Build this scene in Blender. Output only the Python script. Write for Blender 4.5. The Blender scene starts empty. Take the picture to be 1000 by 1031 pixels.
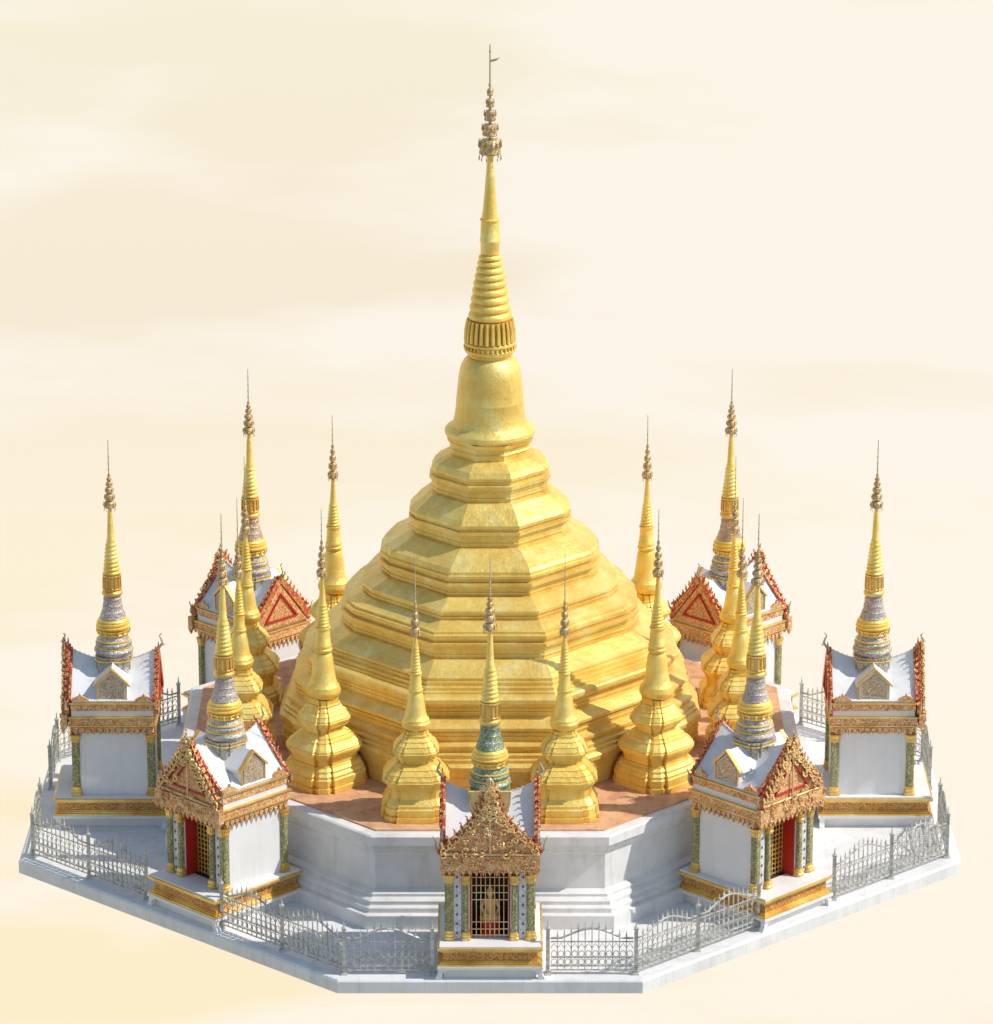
import bpy, math, random
from mathutils import Vector, Matrix
random.seed(7)
PI = math.pi
S = 2.0                                   # metres per modelling unit, applied at the end
scene = bpy.context.scene
COL = scene.collection

# ------------------------------------------------------------------ materials
def mat(name):
    m = bpy.data.materials.new(name); m.use_nodes = True
    nt = m.node_tree; b = nt.nodes['Principled BSDF']
    return m, nt, b
def nd(nt, t, **k):
    n = nt.nodes.new(t)
    for a, v in k.items():
        if a in n.inputs: n.inputs[a].default_value = v
        else: setattr(n, a, v)
    return n
def ramp(nt, stops, fac):
    r = nt.nodes.new('ShaderNodeValToRGB')
    e = r.color_ramp.elements
    while len(e) < len(stops): e.new(.5)
    for i, (p, c) in enumerate(stops):
        e[i].position = p; e[i].color = (*c, 1)
    nt.links.new(fac, r.inputs[0]); return r
def mixc(nt, fac, a, b, mode='MIX'):
    m = nt.nodes.new('ShaderNodeMix'); m.data_type = 'RGBA'; m.blend_type = mode
    for s, v in ((0, fac), (6, a), (7, b)):
        if hasattr(v, 'links') or hasattr(v, 'is_linked'): nt.links.new(v, m.inputs[s])
        elif s == 0: m.inputs[0].default_value = v
        else: m.inputs[s].default_value = (*v, 1)
    return m.outputs[2]
def coords(nt, kind='Object', scale=(1, 1, 1)):
    tc = nt.nodes.new('ShaderNodeTexCoord'); mp = nt.nodes.new('ShaderNodeMapping')
    mp.inputs['Scale'].default_value = scale
    nt.links.new(tc.outputs[kind], mp.inputs[0]); return mp.outputs[0]
def bump(nt, h, strength, dist, nrm=None):
    b = nt.nodes.new('ShaderNodeBump'); b.inputs['Strength'].default_value = strength
    b.inputs['Distance'].default_value = dist
    nt.links.new(h, b.inputs['Height'])
    if nrm: nt.links.new(nrm, b.inputs['Normal'])
    return b.outputs[0]

def gold_mat(name, base, dark, light, rough=.42, metal=.8, sheets=True):
    m, nt, b = mat(name)
    L = nt.links.new
    co = coords(nt)
    n1 = nd(nt, 'ShaderNodeTexNoise', Scale=1.6, Detail=6., Roughness=.62); L(co, n1.inputs['Vector'])
    col = ramp(nt, [(.30, dark), (.52, base), (.72, light)], n1.outputs[0]).outputs[0]
    # weather streaks running down
    cs = coords(nt, 'Object', (9, 9, .9))
    n2 = nd(nt, 'ShaderNodeTexNoise', Scale=1.5, Detail=5., Roughness=.7); L(cs, n2.inputs['Vector'])
    st = ramp(nt, [(.46, (0, 0, 0)), (.72, (1, 1, 1))], n2.outputs[0]).outputs[0]
    m1 = nt.nodes.new('ShaderNodeMath'); m1.operation = 'MULTIPLY'; m1.inputs[1].default_value = .28
    L(st, m1.inputs[0])
    col = mixc(nt, m1.outputs[0], col, (dark[0]*.75, dark[1]*.66, dark[2]*.6))
    n3 = nd(nt, 'ShaderNodeTexNoise', Scale=22., Detail=4., Roughness=.7); L(co, n3.inputs['Vector'])
    h = n3.outputs[0]
    if sheets:                              # gilded sheets laid in courses
        uv = coords(nt, 'UV', (1, 1, 1))
        br = nd(nt, 'ShaderNodeTexBrick', Scale=1.)
        br.inputs['Color1'].default_value = (.78, .78, .78, 1); br.inputs['Color2'].default_value = (1.0, 1.0, 1.0, 1)
        br.inputs['Mortar'].default_value = (.8, .78, .75, 1); br.inputs['Mortar Size'].default_value = .003
        br.inputs['Brick Width'].default_value = .31; br.inputs['Row Height'].default_value = .17
        br.inputs['Mortar Smooth'].default_value = .4
        L(uv, br.inputs['Vector'])
        col = mixc(nt, .55, col, br.outputs['Color'], 'MULTIPLY')
    # darker, browner tone multiplied into recesses
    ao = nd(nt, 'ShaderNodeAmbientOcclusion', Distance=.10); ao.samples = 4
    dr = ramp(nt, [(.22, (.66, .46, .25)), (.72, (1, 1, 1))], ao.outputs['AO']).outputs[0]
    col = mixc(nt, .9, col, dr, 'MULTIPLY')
    L(col, b.inputs['Base Color'])
    rr = nt.nodes.new('ShaderNodeMapRange'); L(n3.outputs[0], rr.inputs[0])
    rr.inputs[3].default_value = rough-.12; rr.inputs[4].default_value = rough+.16
    L(rr.outputs[0], b.inputs['Roughness'])
    b.inputs['Metallic'].default_value = metal
    n4 = nd(nt, 'ShaderNodeTexNoise', Scale=5., Detail=3.); L(co, n4.inputs['Vector'])
    bp = bump(nt, n4.outputs[0], .5, .035)
    bp = bump(nt, h, .6, .016, bp)
    L(bp, b.inputs['Normal'])
    return m

def mosaic_mat(name, cols, scale=24., metal=.35, rough=.35, gaps=(.03, .02, .015), bs=.7):
    """tiny inlaid pieces of several colours with dark joints"""
    m, nt, b = mat(name); L = nt.links.new
    co = coords(nt)
    v = nd(nt, 'ShaderNodeTexVoronoi', Scale=scale); L(co, v.inputs['Vector'])
    ve = nd(nt, 'ShaderNodeTexVoronoi', Scale=scale, feature='DISTANCE_TO_EDGE'); L(co, ve.inputs['Vector'])
    sep = nt.nodes.new('ShaderNodeSeparateColor'); L(v.outputs['Color'], sep.inputs[0])
    r = ramp(nt, [((i+.0)/len(cols), c) for i, c in enumerate(cols)], sep.outputs[0])
    r.color_ramp.interpolation = 'CONSTANT'
    e = ramp(nt, [(.02, (0, 0, 0)), (.10, (1, 1, 1))], ve.outputs[0]).outputs[0]
    col = mixc(nt, e, gaps, r.outputs[0])
    n = nd(nt, 'ShaderNodeTexNoise', Scale=3., Detail=4.); L(co, n.inputs['Vector'])
    col = mixc(nt, .35, col, ramp(nt, [(.3, (.35, .33, .3)), (.6, (1, 1, 1))], n.outputs[0]).outputs[0], 'MULTIPLY')
    L(col, b.inputs['Base Color'])
    b.inputs['Metallic'].default_value = metal; b.inputs['Roughness'].default_value = rough
    L(bump(nt, ve.outputs[0], bs, .03), b.inputs['Normal'])
    return m

def plaster_mat(name, base, dirt, amount=.5, rough=.6, tiles=None, nsc=1.1):
    m, nt, b = mat(name); L = nt.links.new
    co = coords(nt)
    n = nd(nt, 'ShaderNodeTexNoise', Scale=nsc, Detail=7., Roughness=.65); L(co, n.inputs['Vector'])
    f = ramp(nt, [(.42, (0, 0, 0)), (.75, (1, 1, 1))], n.outputs[0]).outputs[0]
    m1 = nt.nodes.new('ShaderNodeMath'); m1.operation = 'MULTIPLY'; m1.inputs[1].default_value = amount; L(f, m1.inputs[0])
    col = mixc(nt, m1.outputs[0], base, dirt)
    cs = coords(nt, 'Object', (2.6, 2.6, .45))
    n2 = nd(nt, 'ShaderNodeTexNoise', Scale=1.6, Detail=7., Roughness=.62); L(cs, n2.inputs['Vector'])
    f2 = ramp(nt, [(.5, (1, 1, 1)), (.8, (.62, .6, .56))], n2.outputs[0]).outputs[0]
    col = mixc(nt, amount, col, f2, 'MULTIPLY')
    if tiles:
        ct = coords(nt, 'Object', (1, 1, 1))
        br = nd(nt, 'ShaderNodeTexBrick', Scale=1.); br.offset = 0.
        br.inputs['Color1'].default_value = (.93, .93, .94, 1); br.inputs['Color2'].default_value = (1, 1, 1, 1)
        br.inputs['Mortar'].default_value = (.78, .77, .76, 1); br.inputs['Mortar Size'].default_value = .006
        br.inputs['Brick Width'].default_value = tiles; br.inputs['Row Height'].default_value = tiles
        L(ct, br.inputs['Vector'])
        col = mixc(nt, .6, col, br.outputs['Color'], 'MULTIPLY')
    L(col, b.inputs['Base Color']); b.inputs['Roughness'].default_value = rough
    n3 = nd(nt, 'ShaderNodeTexNoise', Scale=30., Detail=4.); L(co, n3.inputs['Vector'])
    L(bump(nt, n3.outputs[0], .25, .006), b.inputs['Normal'])
    return m

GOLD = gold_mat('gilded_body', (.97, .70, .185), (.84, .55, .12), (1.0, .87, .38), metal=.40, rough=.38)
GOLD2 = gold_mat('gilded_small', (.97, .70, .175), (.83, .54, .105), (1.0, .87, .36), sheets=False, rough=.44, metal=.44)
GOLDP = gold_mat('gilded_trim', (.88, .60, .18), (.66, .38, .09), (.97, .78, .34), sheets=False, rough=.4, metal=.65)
ORN = mosaic_mat('gilt_relief', [(.92, .56, .20), (.95, .72, .36), (.78, .26, .10), (.90, .50, .18), (.95, .80, .52), (.84, .52, .20), (.92, .58, .24)], 26., .12, .45, (.60, .22, .09))
BAND = mosaic_mat('gilt_band', [(.78, .40, .10), (.84, .50, .16), (.64, .26, .06), (.80, .46, .14)], 30., .25, .4, (.22, .06, .02), .5)
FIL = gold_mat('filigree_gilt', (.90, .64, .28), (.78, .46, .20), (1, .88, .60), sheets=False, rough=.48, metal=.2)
RED = plaster_mat('red_lacquer', (.50, .025, .018), (.25, .02, .02), .5, .4)
REDG = mosaic_mat('red_gilt', [(.62, .08, .04), (.80, .46, .16), (.78, .36, .12), (.60, .07, .04), (.85, .54, .24), (.74, .24, .10)], 22., .2, .4, (.42, .06, .03), .5)
GREEN = mosaic_mat('green_mosaic', [(.34, .35, .15), (.24, .27, .12), (.60, .48, .18), (.46, .44, .22), (.74, .66, .36), (.24, .29, .16)], 34., .15, .45, (.30, .24, .10))
PALE = mosaic_mat('pale_mosaic', [(.72, .62, .46), (.78, .70, .58), (.80, .56, .26), (.62, .56, .46), (.80, .76, .70), (.74, .44, .24)], 30., .3, .35, (.22, .16, .08), .5)
LAV = mosaic_mat('lavender_mosaic', [(.56, .48, .50), (.68, .60, .54), (.48, .40, .46), (.76, .64, .40), (.64, .50, .42), (.74, .68, .60), (.54, .50, .54)], 30., .15, .4, (.28, .23, .22), .4)
GBELL = mosaic_mat('green_bell_mosaic', [(.26, .38, .20), (.40, .48, .30), (.18, .28, .18), (.60, .62, .46), (.34, .42, .28)], 30., .2, .4, (.12, .15, .10), .4)
WARM = mosaic_mat('warm_bell_mosaic', [(.72, .52, .36), (.84, .62, .30), (.56, .42, .40), (.78, .60, .44), (.66, .40, .28)], 30., .2, .4, (.34, .22, .16), .4)
BULB = mosaic_mat('grey_bulb_mosaic', [(.50, .52, .50), (.72, .70, .66), (.40, .44, .38), (.62, .54, .54), (.78, .68, .46), (.66, .48, .38)], 24., .15, .4, (.24, .22, .21), .5)
UMB = mosaic_mat('umbrella_metal', [(.74, .54, .22), (.62, .42, .18), (.82, .66, .36), (.62, .34, .16), (.80, .62, .34)], 26., .3, .45, (.42, .27, .12), .5)
WHITE = plaster_mat('white_plaster', (.80, .785, .77), (.62, .58, .58), .26)
ROOFW = plaster_mat('white_roof', (.80, .80, .80), (.55, .55, .56), .5)
STONE = plaster_mat('white_stone', (.78, .765, .75), (.48, .46, .44), .55)
FLOORM = plaster_mat('pale_floor', (.80, .79, .78), (.56, .55, .54), .5, .55, tiles=.6)
TERRA = plaster_mat('terracotta_floor', (.74, .43, .24), (.44, .19, .09), .9, .65, tiles=.4, nsc=3.2)
DARK = plaster_mat('dark_interior', (.05, .025, .015), (.02, .01, .01), .4)
STRIP = mosaic_mat('strip_spots', [(.78, .78, .80), (.74, .75, .78)], 8., 0., .4, (.6, .6, .62), .1)
DOT = plaster_mat('violet_dot', (.12, .09, .20), (.1, .08, .15), .3)
IRON, _nt, _b = mat('grey_iron')
_n = nd(_nt, 'ShaderNodeTexNoise', Scale=9., Detail=4.); _nt.links.new(coords(_nt), _n.inputs['Vector'])
_nt.links.new(ramp(_nt, [(.35, (.34, .33, .28)), (.6, (.62, .62, .58)), (.8, (.74, .74, .71))], _n.outputs[0]).outputs[0], _b.inputs['Base Color'])
_b.inputs['Metallic'].default_value = .35; _b.inputs['Roughness'].default_value = .45
ROD = plaster_mat('grey_rod', (.50, .42, .28), (.2, .16, .12), .5, .4)

# ------------------------------------------------------------------ mesh building
class MB:
    def __init__(s): s.v = []; s.f = []; s.uv = []
    def add(s, vs, fs, uvs=None):
        o = len(s.v); s.v += [tuple(p) for p in vs]
        for i, f in enumerate(fs):
            s.f.append(tuple(o+k for k in f))
            s.uv.append(uvs[i] if uvs else [(0, 0)]*len(f))
    def box(s, x0, x1, y0, y1, z0, z1, M=None):
        vs = [Vector(p) for p in ((x0,y0,z0),(x1,y0,z0),(x1,y1,z0),(x0,y1,z0),(x0,y0,z1),(x1,y0,z1),(x1,y1,z1),(x0,y1,z1))]
        if M: vs = [M @ p for p in vs]
        s.add(vs, [(0,3,2,1),(4,5,6,7),(0,1,5,4),(1,2,6,5),(2,3,7,6),(3,0,4,7)])
        return s
    def loft(s, prof, plan, cap0=True, cap1=True, c=(0, 0)):
        """prof: (radius, z) list; plan: function(level)->unit outline, or a fixed outline"""
        rings = []
        for i, (r, z) in enumerate(prof):
            pl = plan(i) if callable(plan) else plan
            rings.append([(c[0]+x*r, c[1]+y*r, z) for x, y in pl])
        n = len(rings[0]); vs = [p for rg in rings for p in rg]; fs = []; uvs = []
        v = 0
        for i in range(len(rings)-1):
            dv = math.hypot(prof[i+1][0]-prof[i][0], prof[i+1][1]-prof[i][1])
            u = 0
            for k in range(n):
                a, b = rings[i][k], rings[i][(k+1) % n]
                du = math.dist(a, b)
                fs.append((i*n+k, i*n+(k+1) % n, (i+1)*n+(k+1) % n, (i+1)*n+k))
                uvs.append([(u, v), (u+du, v), (u+du, v+dv), (u, v+dv)])
                u += du
            v += dv
        if cap0: fs.append(tuple(reversed(range(n)))); uvs.append([(0, 0)]*n)
        if cap1: fs.append(tuple(range((len(rings)-1)*n, len(rings)*n))); uvs.append([(0, 0)]*n)
        s.add(vs, fs, uvs); return s
    def lathe(s, prof, seg=40, c=(0, 0), **k):
        return s.loft(prof, [(math.cos(2*PI*i/seg), math.sin(2*PI*i/seg)) for i in range(seg)], c=c, **k)
    def tube(s, pts, r, sides=5, r1=None):
        pts = [Vector(p) for p in pts]; n = len(pts); vs = []
        for i, p in enumerate(pts):
            t = (pts[min(i+1, n-1)]-pts[max(i-1, 0)]).normalized()
            up = Vector((0, 0, 1)) if abs(t.z) < .9 else Vector((1, 0, 0))
            a = t.cross(up).normalized(); b = t.cross(a)
            rr = r if r1 is None else r+(r1-r)*i/(n-1)
            for k in range(sides):
                an = 2*PI*k/sides+PI/4
                vs.append(p+a*math.cos(an)*rr+b*math.sin(an)*rr)
        fs = [(i*sides+k, i*sides+(k+1) % sides, (i+1)*sides+(k+1) % sides, (i+1)*sides+k) for i in range(n-1) for k in range(sides)]
        fs += [tuple(reversed(range(sides))), tuple(range((n-1)*sides, n*sides))]
        s.add(vs, fs); return s
    def prism(s, poly, t0, t1, f):
        """poly in 2D extruded from t0 to t1; f(u, v, t) -> 3D"""
        n = len(poly)
        vs = [f(u, v, t0) for u, v in poly]+[f(u, v, t1) for u, v in poly]
        fs = [tuple(reversed(range(n))), tuple(range(n, 2*n))]+[(k, (k+1) % n, n+(k+1) % n, n+k) for k in range(n)]
        s.add(vs, fs); return s
    def build(s, name, m, parent=None, smooth=None):
        me = bpy.data.meshes.new(name); me.from_pydata(s.v, [], s.f); me.update()
        uvl = me.uv_layers.new(name='UVMap')
        fl = [c for f in s.uv for p in f for c in p]
        uvl.data.foreach_set('uv', fl)
        import bmesh
        bm = bmesh.new(); bm.from_mesh(me); bmesh.ops.recalc_face_normals(bm, faces=bm.faces); bm.to_mesh(me); bm.free()
        me.materials.append(m)
        if smooth:
            me.polygons.foreach_set('use_smooth', [True]*len(me.polygons))
            me.set_sharp_from_angle(angle=math.radians(smooth))
        o = bpy.data.objects.new(name, me); COL.objects.link(o)
        if parent: o.parent = parent
        return o

def thing(name, label, cat, loc=(0, 0, 0), rz=0, group=None):
    o = bpy.data.objects.new(name, None); COL.objects.link(o)
    o.location = loc; o.rotation_euler = (0, 0, rz); o.empty_display_size = .2
    o['label'] = label; o['category'] = cat
    if group: o['group'] = group
    return o
def copy_tree(o, parent=None):
    c = o.copy(); COL.objects.link(c); c.parent = parent
    for ch in list(o.children): copy_tree(ch, c)
    return c
def struct(o): o['kind'] = 'structure'; return o

def octo(r): return [(r, -1), (1, -r), (1, r), (r, 1), (-r, 1), (-1, r), (-1, -r), (-r, -1)]
_q = [(1, .55), (.90, .55), (.90, .72), (.72, .90), (.55, .90), (.55, 1)]
REDENT = []
for k in range(4):
    ca, sa = round(math.cos(k*PI/2)), round(math.sin(k*PI/2))
    REDENT += [(x*ca-y*sa, x*sa+y*ca) for x, y in _q]

# ------------------------------------------------------------------ the setting
def outline(af, Ef, as_, Es):
    return [(af, -Ef), (Es, -as_), (Es, as_), (af, Ef), (-af, Ef), (-Es, as_), (-Es, -as_), (-af, -Ef)]
ZP = -.08                                  # paving level
PLAT = [(1.40, -4.40), (4.61, -1.43), (4.55, 1.62), (1.40, 4.45), (-1.40, 4.45), (-4.55, 1.62), (-4.61, -1.43), (-1.40, -4.40)]
def inset_plan(pl, d): return [(x*(1-d/4.5), y*(1-d/4.5)) for x, y in pl]
m = MB()
lv = [(0, -.15), (0, -.02), (.012, -.004), (.02, 0), (.02, 0)]
m.loft([(1, ZP-.13), (1, ZP-.02), (.997, ZP-.004), (.994, ZP)], PLAT)
struct(m.build('platform', FLOORM))

# terrace carrying the gilded monument
TP = .365
m = MB()
m.loft([(3.19, ZP+.001), (3.19, .055), (3.18, .06), (3.13, .065), (3.13, .11), (3.09, .13), (3.09, .165), (3.03, .19), (3.03, .215), (2.97, .25),
        (2.97, .60), (2.99, .62), (2.99, .65), (3.02, .66), (3.02, .70), (3.06, .715), (3.06, .80), (3.04, .812), (2.86, .812)], octo(TP))
struct(m.build('terrace', STONE))
m = MB(); m.loft([(2.93, .813), (2.93, .827)], octo(TP)); struct(m.build('terrace_floor', TERRA))
ZF = .827

# ------------------------------------------------------------------ the great chedi
chedi = thing('golden_chedi', 'huge golden stepped pagoda with bell and tall ringed spire in the middle of the terrace', 'pagoda', (0, 0, ZF))
PR = [(2.06,.83),(2.06,1.08),(2.09,1.09),(2.09,1.13),(2.07,1.15),(2.05,1.16),(2.05,1.19),(2.03,1.20),(2.03,1.235),(1.985,1.255),(1.985,1.275),(2.0,1.285),(2.0,1.315),(1.93,1.34), None,
      (1.93,1.34),(1.92,1.345),(1.92,1.45),(1.95,1.455),(1.95,1.48),(1.83,1.545), None,
      (1.83,1.545),(1.80,1.555),(1.80,1.655),(1.82,1.665),(1.82,1.685),(1.86,1.695),(1.86,1.735),(1.84,1.75),(1.77,1.765),(1.77,1.785),(1.74,1.79),(1.74,1.82),(1.70,1.825),(1.70,1.86),(1.68,1.865),(1.68,1.895),(1.66,1.905),(1.48,2.01), None,
      (1.48,2.01),(1.44,2.015),(1.44,2.10),(1.455,2.11),(1.455,2.13),(1.475,2.14),(1.475,2.17),(1.435,2.18),(1.435,2.205),(1.455,2.21),(1.455,2.245),(1.42,2.255),(1.42,2.275),(1.38,2.285),(1.27,2.335), None,
      (1.27,2.335),(1.245,2.34),(1.245,2.40),(1.265,2.405),(1.265,2.43),(1.09,2.515), None,
      (1.09,2.515),(1.055,2.52),(1.055,2.585),(1.075,2.59),(1.075,2.61),(1.105,2.62),(1.105,2.65),(1.07,2.66),(1.07,2.69),(1.10,2.70),(1.10,2.725),(1.08,2.73),(1.08,2.76),(1.06,2.785),(.83,2.91), None,
      (.83,2.91),(.785,2.92),(.785,3.01),(.80,3.015),(.80,3.035),(.825,3.045),(.825,3.075),(.80,3.08),(.80,3.105),(.82,3.11),(.82,3.14),(.79,3.175),(.63,3.30), None,
      (.63,3.30),(.585,3.31),(.585,3.40),(.60,3.41),(.60,3.43),(.62,3.44),(.62,3.475),(.585,3.485),(.585,3.51),(.60,3.52),(.60,3.55),(.57,3.60),(.44,3.66), None,
      (.44,3.66),(.385,3.67),(.385,3.72),(.40,3.73),(.385,3.745),(.385,3.78),(.405,3.79),(.42,3.82),(.42,3.835)]
def ratio(z):                              # the cardinal faces get a little wider, then narrower, towards the top
    if z < 1.3: return .33
    if z < 2.3: return .33+.045*(z-1.3)/1.0
    if z < 3.3: return .375-.02*(z-2.3)
    return .355
seg = []
def emit(seg, last=False):
    out = [seg[0]]                         # thin beads across every tall riser
    for (r0, z0), (r1, z1) in zip(seg, seg[1:]):
        if abs(r0-r1) < .002 and z1-z0 > .055:
            zm = z0+(z1-z0)*.30
            out += [(r0, zm), (r0+.010, zm+.003), (r0+.010, zm+.014), (r0, zm+.017)]
            if z1-z0 > .09:
                zm = z0+(z1-z0)*.68; out += [(r0, zm), (r0+.007, zm+.003), (r0+.007, zm+.012), (r0, zm+.015)]
        out.append((r1, z1))
    seg = out
    mm = MB()
    def pl(i):
        q_ = ratio(seg[i][1]); e_ = 1-(.92-q_)
        base = [(q_, -1), (.92, -e_), (.995, -.27), (.985, .10), (.89, e_), (q_, 1), (-q_, 1), (-.89, e_), (-.985, .10), (-.995, -.27), (-.92, -e_), (-q_, -1)]
        out = []
        for k in range(12):                # split the long sides and let them wander a few millimetres
            a, b = base[k], base[(k+1) % 12]
            for t in range(4):
                f = t/4; x, y = a[0]+(b[0]-a[0])*f, a[1]+(b[1]-a[1])*f
                w = 1+(math.sin(seg[i][1]*9+k*2.3+t*1.7)+math.sin(seg[i][1]*23+k*5.1+t*.9))*.0016
                out.append((x*w, y*w))
        return out
    kf = lambda z: 1-.04*min(max((z-2.4)/.9, 0), 1) if z < 3.62 else 1   # the upper tiers draw in a little
    mm.loft([(r*kf(z), z-ZF) for r, z in seg], pl, cap0=False, cap1=True)
    mm.build('tier', GOLD, chedi)
for p in PR:
    if p is None: emit(seg); seg = []
    else: seg.append(p)
emit(seg)
m = MB()
m.lathe([(r, z-ZF) for r, z in [(.40,3.83),(.43,3.84),(.445,3.87),(.44,3.90),(.415,3.925),(.385,3.94),(.365,3.97),(.35,4.02),(.338,4.10),(.33,4.18),(.333,4.19),(.33,4.20),(.318,4.32),(.308,4.42),(.295,4.50),(.275,4.56),(.25,4.60),(.222,4.625),(.205,4.63),(.205,4.66),(.195,4.665)]], 72)
m.build('bell', GOLD, chedi, 35)
# lotus band: beads and petals round the foot of the spire
m = MB()
m.lathe([(r, z-ZF) for r, z in [(.215,4.66),(.235,4.67),(.25,4.69),(.25,4.71),(.238,4.72),(.238,4.745),(.252,4.755),(.252,4.775),(.235,4.785),(.222,4.80),(.205,4.99),(.205,5.0)]], 60)
for k in range(26):
    a = 2*PI*k/26; c, s_ = math.cos(a), math.sin(a)
    m.tube([(c*.236, s_*.236, 4.79-ZF), (c*.231, s_*.231, 4.90-ZF), (c*.214, s_*.214, 5.0-ZF)], .021, 6, .017)
for k in range(34):
    a = 2*PI*k/34; c, s_ = math.cos(a), math.sin(a)
    m.tube([(c*.247, s_*.247, 4.715-ZF), (c*.247, s_*.247, 4.75-ZF)], .011, 5)
m.build('lotus_band', GOLD2, chedi, 40)
pr = [(.205,5.0)]
z, r = 5.0, .208
for k in range(9):
    h = .088-.004*k; r2 = r-.0125
    pr += [(r-.012, z+.002), (r+.004, z+h*.22), (r+.004, z+h*.5), (r-.004, z+h*.75), (r2-.014, z+h*.93)]
    z += h; r = r2
pr += [(.092, z+.005), (.092, 5.76), (.100,5.77),(.100,5.79),(.095,5.80),(.088,5.97),(.098,5.98),(.098,5.995),(.082,6.0),(.068,6.1),(.054,6.25),(.043,6.40),(.044,6.41),(.040,6.42),(.034,6.55),(.03,6.62)]
m = MB(); m.lathe([(r, z-ZF) for r, z in pr], 48); m.build('ringed_spire', GOLD2, chedi, 40)

def umbrella_tier(z0, z1, r0, r1, seg=24, teeth=0):
    m = MB()
    m.lathe([(r0*.35, z0+(z1-z0)*.05), (r0*.9, z0), (r0, z0+.1*(z1-z0)), (r0*.93, z0+(z1-z0)*.3), (r0*.97, z0+(z1-z0)*.5), (r1, z0+(z1-z0)*.85), (r1*.8, z1), (r0*.2, z1)], seg)
    for k in range(teeth):                # leaf-shaped points standing round the rim
        a = 2*PI*k/teeth; c, s_ = math.cos(a), math.sin(a)
        m.tube([(c*r0*1.0, s_*r0*1.0, z0+(z1-z0)*.5), (c*r0*.98, s_*r0*.98, z1+(z1-z0)*.04)], r0*.12, 4, r0*.03)
    return m
def fringe(z0, r0, n, s):
    m = MB()
    for k in range(n):
        a = 2*PI*k/n+.2; c, s_ = math.cos(a), math.sin(a)
        m.tube([(c*r0*.97, s_*r0*.97, z0+.004), (c*r0*1.0, s_*r0*1.0, z0-s*1.4)], s*.10, 4)
        m.tube([(c*r0*1.0, s_*r0*1.0, z0-s*1.4), (c*r0, s_*r0, z0-s*1.9), (c*r0, s_*r0, z0-s*2.6)], s*.33, 5, s*.22)
    return m
m = MB(); m.tube([(0, 0, 6.6-ZF), (0, 0, 7.69-ZF)], .016, 6, .006)
m.lathe([(.004,7.28-ZF),(.018,7.295-ZF),(.012,7.315-ZF),(.004,7.33-ZF)], 12); m.lathe([(.004,7.60-ZF),(.012,7.62-ZF),(.004,7.65-ZF)], 10)
rod = m.build('finial_rod', ROD, chedi)
m = MB(); m.prism([(0,0),(.05,.012),(.09,.045),(.06,.035),(.035,.03),(0,.022)], -.004, .004, lambda u, v, t: (u+.006, t, v+7.52-ZF))
m.build('weather_vane', ROD, rod)
first = True
for z0, z1, r0, r1 in [(6.63,6.77,.108,.100),(6.81,6.92,.078,.070),(6.955,7.055,.058,.044),(7.085,7.165,.040,.030),(7.195,7.265,.03,.018)]:
    u = umbrella_tier(z0-ZF, z1-ZF, r0, r1, 30, 14).build('umbrella_tier', UMB, chedi, 45)
    if first: fringe(z0-ZF, r0, 12, .022).build('fringe', UMB, u); first = False

# ------------------------------------------------------------------ small gilded stupas
def finial(parent, z0, z1, ztip, r, n=5, zrod=None):
    m = MB(); m.tube([(0, 0, (zrod or z0)-.04), (0, 0, ztip)], r*.18, 5, r*.06)
    k = ztip-z1
    for q in (.12, .3, .5, .72): m.lathe([(r*.05, z1+k*q-.012), (r*(.26-.2*q), z1+k*q), (r*.05, z1+k*q+.012)], 8)
    m.build('finial_rod', ROD, parent)
    um = None; H = z1-z0; wsum = sum(1-.12*i for i in range(n)); z = z0
    m = MB()
    for i in range(n):
        h = H*(1-.12*i)/wsum; rr = r*(1-i/(n+.4))
        m.lathe([(rr*.3, z), (rr, z+h*.04), (rr*1.0, z+h*.28), (rr*.88, z+h*.70), (rr*.62, z+h*.82), (rr*.40, z+h*.86), (rr*.40, z+h*.999)], 18)
        for t in range(8):
            a = 2*PI*t/8; m.tube([(math.cos(a)*rr, math.sin(a)*rr, z+h*.2), (math.cos(a)*rr*1.0, math.sin(a)*rr*1.0, z+h*.74)], rr*.17, 4, rr*.04)
        z += h
    um = m.build('umbrella', UMB, parent, 45)
    fringe(z0, r, 9, r*.2).build('fringe', UMB, um)

def ribs(z0, z1, ra, rb, n):
    pr = []
    for k in range(n):
        z = z0+(z1-z0)*k/n; h = (z1-z0)/n; r = ra+(rb-ra)*k/n
        pr += [(r*.88, z), (r, z+h*.2), (r, z+h*.55), (r*.86, z+h*.85)]
    return pr+[(rb*.9, z1)]

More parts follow.
